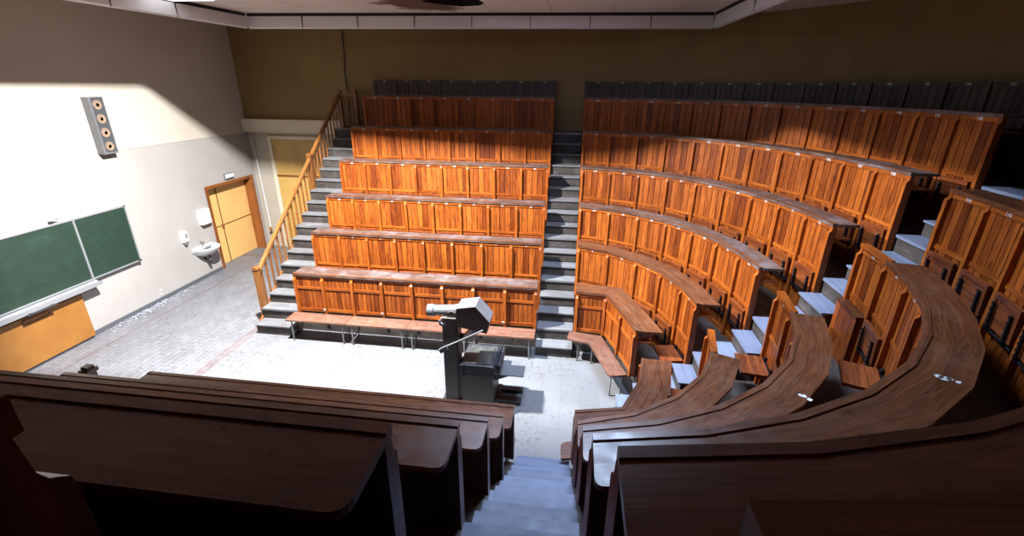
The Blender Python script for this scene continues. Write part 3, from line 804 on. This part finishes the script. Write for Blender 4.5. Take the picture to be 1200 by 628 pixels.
cp('drain_trap',lambda m:(m.tube([(.16,3.74,.60),(.16,3.74,.46),(.12,3.74,.42),(.08,3.74,.46),(.0,3.74,.50)],.022,8),m.tube([(.16,3.74,.50),(.16,3.74,.40)],.032,10)),M['black'],sn,o,smooth=True)

sd=empty('soap_dispenser',(0,3.27,1.02)); tag(sd,'small white soap dispenser on the wall above the basin','dispenser')
cp('housing',lambda m:m.prism([(0,1.06),(.09,1.08),(.11,1.15),(.10,1.30),(.06,1.34),(0,1.34)],'xz',3.21,3.33,tint=1),M['whiteplas'],sd,(0,-3.27,-1.02))
cp('pump',lambda m:(m.box(.02,.08,3.235,3.305,1.02,1.06,tint=1),m.box(.108,.114,3.245,3.295,1.18,1.28,tint=1)),M['steel'],sd,(0,-3.27,-1.02))
tb=empty('towel_box',(0,4.0,1.28)); tag(tb,'square white towel box on the wall between basin and yellow doors','towel box')
cp('box_body',lambda m:m.box(0,.10,3.84,4.14,1.32,1.68,tint=1),M['whiteplas'],tb,(0,-4.0,-1.28))
cp('underside_shade',lambda m:m.box(0,.09,3.86,4.12,1.29,1.32,tint=1),M['bench'],tb,(0,-4.0,-1.28))  # darker strip that paints the shade along the bottom of the box
el=empty('emergency_light',(0,5.13,2.24)); tag(el,'small grey bulkhead emergency light above the yellow doors','light')
cp('housing',lambda m:m.box(0,.035,4.98,5.29,2.22,2.36,tint=1),M['greymet'],el,(0,-5.13,-2.24))
cp('diffuser',lambda m:m.prism([(.035,2.235),(.07,2.25),(.08,2.29),(.07,2.33),(.035,2.345)],'xz',4.995,5.275,tint=1),M['whiteplas'],el,(0,-5.13,-2.24))
ws=empty('wall_socket',(0,2.34,.22)); tag(ws,'white double wall socket low on the wall right of the chalkboard','socket')
cp('plate',lambda m:(m.box(0,.012,2.31,2.36,.13,.175,tint=1),m.box(0,.012,2.325,2.375,.215,.26,tint=1)),M['white'],ws,(0,-2.34,-.22))
cp('insert',lambda m:[m.lathe([(.018,0),(.018,.004),(.013,.001),(0,.001)],14,Matrix.Translation((.012,y,z))@Matrix.Rotation(PI/2,4,'Y')) for y,z in((2.335,.152),(2.35,.237))],M['whiteplas'],ws,(0,-2.34,-.22))

# flakes of fallen paint along the wall
fl=MB(); fr_=random.Random(3)
for k in range(700):
    y=fr_.triangular(.75,3.3,1.9); x=.03+abs(fr_.gauss(0,.11)); s=fr_.uniform(.004,.020); a=fr_.uniform(0,PI)
    c,si=math.cos(a)*s,math.sin(a)*s; z=.006+fr_.uniform(0,.01)
    fl.face([(x-c,y-si,z),(x+si*.6,y-c*.6,z+.004),(x+c,y+si,z+fr_.uniform(0,.012)),(x-si*.6,y+c*.6,z+.002)],[(0,0)]*4,0 if fr_.random()<.8 else 1)
tag(fl.build('paint_debris',[M['flake'],M['base']]),'white flakes of fallen paint scattered along the foot of the chalkboard wall','debris',kind='stuff')

for (x,y,z,sz,lab) in ((11.31,-3.27,2.955,.065,'torn white paper scraps on the wide brown curved desk, fourth tier'),(10.90,-2.68,2.32,.05,'torn white paper scrap on the third curved brown desk beside the blue-white stairs')):
    pm=MB()
    for k in range(6 if sz>.05 else 3):
        cx_=x+fr_.uniform(-sz,sz)*.7; cy_=y+fr_.uniform(-sz,sz)*.7; a=fr_.uniform(0,PI); r_=sz*fr_.uniform(.25,.5)
        P5=[(cx_+math.cos(a+t)*r_*fr_.uniform(.6,1.2),cy_+math.sin(a+t)*r_*fr_.uniform(.6,1.2)) for t in (0,1.3,2.4,3.6,5.0)]
        pm.prism(P5,'xy',z+.0005,z+.002,tint=1)
    tag(pm.build('paper_scrap',M['white']),lab,'paper')
# ------------------------------------------------------------------ room shell
def quad(m,a,b,c,d,mat=0): m.face([a,b,c,d],[(0,0),(1,0),(1,1),(0,1)],mat)
m=MB(); m.face([(-.5,WALL_NEAR-.1,0),(16,WALL_NEAR-.1,0),(16,6.5,0),(-.5,6.5,0)],[(0,0)]*4); struct(m.build('floor',M['floor']),'pale tiled floor with worn reddish border stripes')
# left wall with a door opening
DY0,DY1,DH=4.28,6.02,2.14
m=MB()
def wl(y0,y1,z0,z1): m.box(-.3,0,y0,y1,z0,z1,tint=1)
wl(WALL_NEAR,DY0,0,3.30); wl(DY0,DY1,DH,3.30); wl(DY1,6.3,0,3.30)
m.box(-.3,0,WALL_NEAR,6.3,3.306,CEIL+.3,tint=1,mat=1); m.box(-.3,-.008,WALL_NEAR,6.3,3.30,3.306,tint=1)
struct(m.build('wall_left',[M['wall_cream'],M['wall_taupe']]),'tall cream wall with the chalkboard and a thin horizontal joint')
m=MB(); m.box(.0,.018,.72,DY0-.06,0,.09,tint=1); m.box(0,.018,WALL_NEAR+.1,-2.25,0,.09,tint=1); struct(m.build('baseboard_left',M['base']))
m=MB(); m.box(-.3,3.0,WALL_FAR,WALL_FAR+.25,0,3.34,tint=1); struct(m.build('wall_far_lower',M['wall_low']))
m=MB(); m.box(-.3,CX,WALL_FAR,WALL_FAR+.25,3.34,CEIL+.3,tint=1); m.box(3.0,CX,WALL_FAR,WALL_FAR+.25,0,3.34,tint=1)
struct(m.build('wall_far',M['wall_ochre']),'dark ochre back wall above the benches')
m=MB(); m.box(0.0,2.93,WALL_FAR-.16,WALL_FAR,3.34,3.66,'x',tint=1); m.box(0,2.93,WALL_FAR-.18,WALL_FAR,3.32,3.345,'x',tint=1); struct(m.build('trim_1',M['ledge']),'pale ledge band over the yellow door')
m=MB(); W=tier_path(7,0)[1:-1]
for p,q in zip(W,W[1:]): quad(m,(*p,0),(*p,CEIL+.3),(*q,CEIL+.3),(*q,0))
struct(m.build('wall_right',M['wall_ochre'],smooth=True),'curved ochre back wall')
m=MB(); m.box(-.3,CX,WALL_NEAR-.25,WALL_NEAR,0,CEIL+.3,tint=1); struct(m.build('wall_near',M['wall_ochre']))
# ceiling with skylight opening and a broken hole
SX,SY,SZ=5.0,-.12,6.76
OX0,OX1,OY0,OY1=3.2,7.25,-1.22,1.12; AY0=-.20; OY1B=.82; BY1=.6
PX0,PX1=7.95,10.45
import bmesh
bm=bmesh.new()
def loop(pts):
    v=[bm.verts.new((x,y,CEIL)) for x,y in pts]
    return [bm.edges.new((v[i],v[(i+1)%len(v)])) for i in range(len(v))]
HOLE=[(6.15,3.08),(6.55,2.75),(7.2,2.85),(7.25,3.35),(7.12,3.62),(6.75,3.72),(6.45,3.5)]
ed=loop([(-.3,WALL_NEAR-.2),(15.4,WALL_NEAR-.2),(15.4,6.4),(-.3,6.4)])+loop([(OX0,AY0),(OX1,AY0),(OX1,OY1B),(OX0,OY1)])+loop([(PX0,OY0),(PX1,OY0),(PX1,BY1),(PX0,BY1)])+loop(HOLE)
bmesh.ops.triangle_fill(bm,edges=ed,use_beauty=True)
for f in bm.faces:
    if f.normal.z>0: f.normal_flip()
me=bpy.data.meshes.new('ceiling'); bm.to_mesh(me); bm.free(); me.materials.append(M['ceiling'])
o=bpy.data.objects.new('ceiling',me); COL.objects.link(o); struct(o,'pale boarded ceiling with a water-stained broken patch')
m=MB()
for a,b in zip(HOLE,HOLE[1:]+HOLE[:1]): quad(m,(*a,CEIL),(*b,CEIL),(*b,CEIL+.35),(*a,CEIL+.35))
m.face([(x,y,CEIL+.35) for x,y in HOLE],[(0,0)]*len(HOLE)); struct(m.build('ceiling_cavity',M['void']),'black hole where ceiling boards have fallen')
# trim rail under the ceiling
def rail(name,p,q,inn):
    m=MB(); p=Vector(p); q=Vector(q); t=(q-p).normalized(); n=Vector((-t.y,t.x))*inn
    L=(q-p).length; Mx=Matrix(((t.x,n.x,0,p.x),(t.y,n.y,0,p.y),(0,0,1,0),(0,0,0,1)))
    prof=[(0,5.67),(.05,5.645),(.12,5.66),(.15,5.72),(.15,5.88),(.02,5.88)]
    if inn<0: pass
    m.prism([(y,z) for y,z in prof],'yz',0,L,M=Mx,tint=1)
    m.box(0,L,.02,.06,5.88,CEIL+.02,tint=1,M=Mx,mat=1)
    for k in range(1,int(L/1.2)): m.box(k*1.2-.006,k*1.2+.006,-.003,.154,5.66,5.885,tint=1,M=Mx,mat=1)
    struct(m.build(name,[M['trimmet'],M['void']]),'grey metal rail hung under the ceiling edge')
TL,TR=(1.98,4.22),(11.58,4.72)
rail('trim_2',TL,TR,1); rail('trim_3',(1.45,-3.5),TL,1); rail('trim_4',(11.66,-3.5),TR,-1)
# doors
def door_left():
    r=empty('door_1',(0,5.15,0)); struct(r,'yellow double door in an orange wooden frame on the chalkboard wall')
    off=(0,-5.15,0); d=-.26
    def P(name,fn,mat,parent=r,**k):
        m=MB(); fn(m); return m.build(name,mat,parent,off,**k)
    def fr(m):
        m.box(d,.02,DY0,DY0+.05,0,DH); m.box(d,.02,DY1-.05,DY1,0,DH); m.box(d,.02,DY0+.05,DY1-.05,DH-.05,DH,'y')
        m.box(-.0,.02,DY0-.03,DY0,0,DH+.03); m.box(0,.02,DY1,DY1+.05,0,DH+.03); m.box(0,.02,DY0,DY1,DH,DH+.03,'y')
    P('door_frame',fr,M['doorframe'])
    for a,b in((DY0+.05,4.83),(4.84,DY1-.05)):
        P('door_leaf',lambda m:(m.box(d,d+.045,a+.003,b-.003,.008,1.02,tint=1),m.box(d,d+.045,a+.003,b-.003,1.05,DH-.055,tint=1),m.box(d,d+.052,a+.003,b-.003,1.02,1.05,tint=.85)),M['yellow'])
    P('cover_strip',lambda m:(m.box(d+.04,d+.056,4.823,4.847,.01,DH-.055,tint=.7),m.box(d+.04,d+.054,DY0+.05,DY1-.05,1.02,1.045,'y',tint=.7)),M['doorframe'])
    P('door_handle',lambda m:(m.lathe([(.03,0),(.02,.02),(.028,.05),(0,.06)],10,Matrix.Translation((d+.05,4.80,1.00))@Matrix.Rotation(PI/2,4,'Y')),m.box(d+.045,d+.052,4.78,4.82,.95,1.06,tint=1)),M['copper'])
    m=MB(); m.box(-.32,d-.01,DY0,DY1,0,DH,tint=1); m.build('door_backing',M['void'],r,off)
door_left()
def door_far():
    r=empty('door_2',(1.35,WALL_FAR,0)); struct(r,'ochre yellow panelled double door behind the stair railing')
    off=(-1.35,-WALL_FAR,0)
    def P(name,fn,mat):
        m=MB(); fn(m); return m.build(name,mat,r,off)
    x0,x1,zt=.70,2.06,3.14
    def fr(m):
        m.box(x0-.10,x0,6.16,6.24,0,zt+.08,tint=1); m.box(x1,x1+.10,6.16,6.24,0,zt+.08,tint=1); m.box(x0,x1,6.16,6.24,zt,zt+.08,'x',tint=1)
    P('door_frame',fr,M['ledge'])
    def leaf(m,a,b,z0,z1,ps):
        m.box(a,b,6.19,6.22,z0,z1,tint=1)
        for p,q in ps:
            m.box(a+.07,b-.07,6.182,6.19,p,p+.02,'x',tint=.8); m.box(a+.07,b-.07,6.182,6.19,q-.02,q,'x',tint=.8)
            m.box(a+.07,a+.09,6.182,6.19,p+.02,q-.02,tint=.8); m.box(b-.09,b-.07,6.182,6.19,p+.02,q-.02,tint=.8)
    mid=(x0+x1)/2
    for a,b in((x0+.005,mid-.004),(mid+.004,x1-.005)):
        P('door_leaf',lambda m:leaf(m,a,b,.01,2.12,[(.15,.9),(1.05,2.02)]),M['yellow2'])
        P('transom_panel',lambda m:leaf(m,a,b,2.16,zt-.005,[(2.24,zt-.08)]),M['yellow2'])
    P('transom_bar',lambda m:m.box(x0,x1,6.165,6.22,2.12,2.16,'x',tint=.8),M['doorframe'])
door_far()
# conduit, tap, cable, ceiling lamp
cd=empty('water_pipe',(.18,6.14,.6)); tag(cd,'thin white pipe running down the wall corner beside the yellow doors','pipe')
m=MB(); m.tube([(.15,6.17,3.3),(.17,6.17,2.0),(.20,6.16,.62),(.24,6.14,.56)],.017,8); m.build('pipe_run',M['whiteplas'],cd,(-.18,-6.14,-.6),smooth=True)
m=MB(); m.tube([(.20,6.16,.60),(.26,6.09,.57)],.022,8); m.lathe([(.045,0),(.05,.012),(.045,.024)],12,Matrix.Translation((.27,6.06,.58))@Matrix.Rotation(PI/2,4,'X')); m.build('valve',M['copper'],cd,(-.18,-6.14,-.6))
m=MB(); m.tube([(3.12,6.19,5.8),(3.10,6.19,5.2),(3.06,6.19,4.9),(3.07,6.19,4.3),(3.06,6.19,3.6)],.014,6)
tag(m.build('wall_cable',M['black'],smooth=True),'black cable hanging down the dark ochre wall above the railing','cable')
cl=empty('ceiling_lamp',(2.05,2.17,CEIL)); tag(cl,'bright flat ceiling lamp panel at the edge of the pale ceiling','lamp')
m=MB(); m.box(-.62,.62,-.36,.36,-.03,-.002,tint=1); m.build('housing',M['trimmet'],cl)
m=MB(); m.box(-.58,.58,-.32,.32,-.04,-.03,tint=1); m.build('diffuser',emis('lamp_diffuser',(.95,.97,1,1),1.6),cl)
# roof lantern wells
def well(name,x0,x1,y0,y1,y1b,zt,outs,label):
    m=MB(); c=[(x0,y0),(x1,y0),(x1,y1b),(x0,y1)]; ox0,ox1,oy=outs
    o=[(x0-ox0,y0-oy),(x1+ox1,y0-oy),(x1+ox1,y1+oy),(x0-ox0,y1+oy)]
    for k in range(4):
        a,b=o[k],o[(k+1)%4]; quad(m,(*a,CEIL+.012),(*a,zt),(*b,zt),(*b,CEIL+.012))
        a,b,a2,b2=c[k],c[(k+1)%4],o[k],o[(k+1)%4]; quad(m,(*a,CEIL+.012),(*b,CEIL+.012),(*b2,CEIL+.012),(*a2,CEIL+.012))
    m.face([(*p,zt) for p in o],[(0,0)]*4)
    struct(m.build(name,M['well']),label)
def lantern(loc,sx,sy,energy,col):
    L=bpy.data.lights.new('roof_lantern','AREA'); L.shape='RECTANGLE'; L.size=sx; L.size_y=sy; L.energy=energy; L.color=col
    lo=bpy.data.objects.new('roof_lantern',L); COL.objects.link(lo); lo.location=loc
well('window_1',OX0,OX1,AY0,OY1,OY1B,7.0,(1.0,.12,1.0),'roof lantern over the lecture floor')
well('window_2',PX0,PX1,OY0,BY1,BY1,7.1,(.12,.8,.8),'wide roof light over the central stairs')
m=MB()
for a,b,c_,d_ in ((6.55,10.25,1.2,1.26),(6.55,10.25,2.54,2.6),(6.55,6.61,1.26,2.54),(10.19,10.25,1.26,2.54),(7.78,7.82,1.26,2.54),(8.98,9.02,1.26,2.54)): m.box(a,b,c_,d_,CEIL-.05,CEIL-.001,tint=1)
m.box(6.61,10.19,1.26,2.54,CEIL-.025,CEIL-.015,tint=1,mat=1)
struct(m.build('window_3',[M['trimmet'],emis('sky_glazing',(.48,.64,1.0,1),5.0)]),'bluish glazed roof light in the ceiling')
lantern((SX,SY,SZ),.20,.16,3600,(.96,.975,1.0))
lantern((9.15,SY-.1,6.95),2.2,1.4,1050,(.55,.71,1.0))

w=bpy.data.worlds.new('world'); bpy.context.scene.world=w; w.use_nodes=True
w.node_tree.nodes['Background'].inputs[0].default_value=(.02,.02,.025,1); w.node_tree.nodes['Background'].inputs[1].default_value=.2

# ------------------------------------------------------------------ camera
yaw,pitch,roll,f=-.1287,-.3786,.009,539.3657
fw=Vector((math.sin(yaw)*math.cos(pitch),math.cos(yaw)*math.cos(pitch),math.sin(pitch)))
r=fw.cross(Vector((0,0,1))).normalized(); u=r.cross(fw)
c,s=math.cos(roll),math.sin(roll); r2=r*c+u*s; u2=-r*s+u*c
cam=bpy.data.cameras.new('camera'); co=bpy.data.objects.new('camera',cam); COL.objects.link(co)
Mx=Matrix(((r2.x,u2.x,-fw.x,8.9969),(r2.y,u2.y,-fw.y,-5.933),(r2.z,u2.z,-fw.z,4.5798),(0,0,0,1)))
co.matrix_world=Mx
cam.sensor_fit='HORIZONTAL'; cam.sensor_width=36; cam.lens=f/1200*36; cam.clip_start=.02
sc=bpy.context.scene; sc.camera=co
sc.view_settings.view_transform='Standard'; sc.view_settings.look='None'; sc.view_settings.gamma=1; sc.view_settings.exposure=0.0
sc.view_settings.use_curve_mapping=False
sc.cycles.max_bounces=10; sc.cycles.diffuse_bounces=7; sc.cycles.sample_clamp_indirect=6
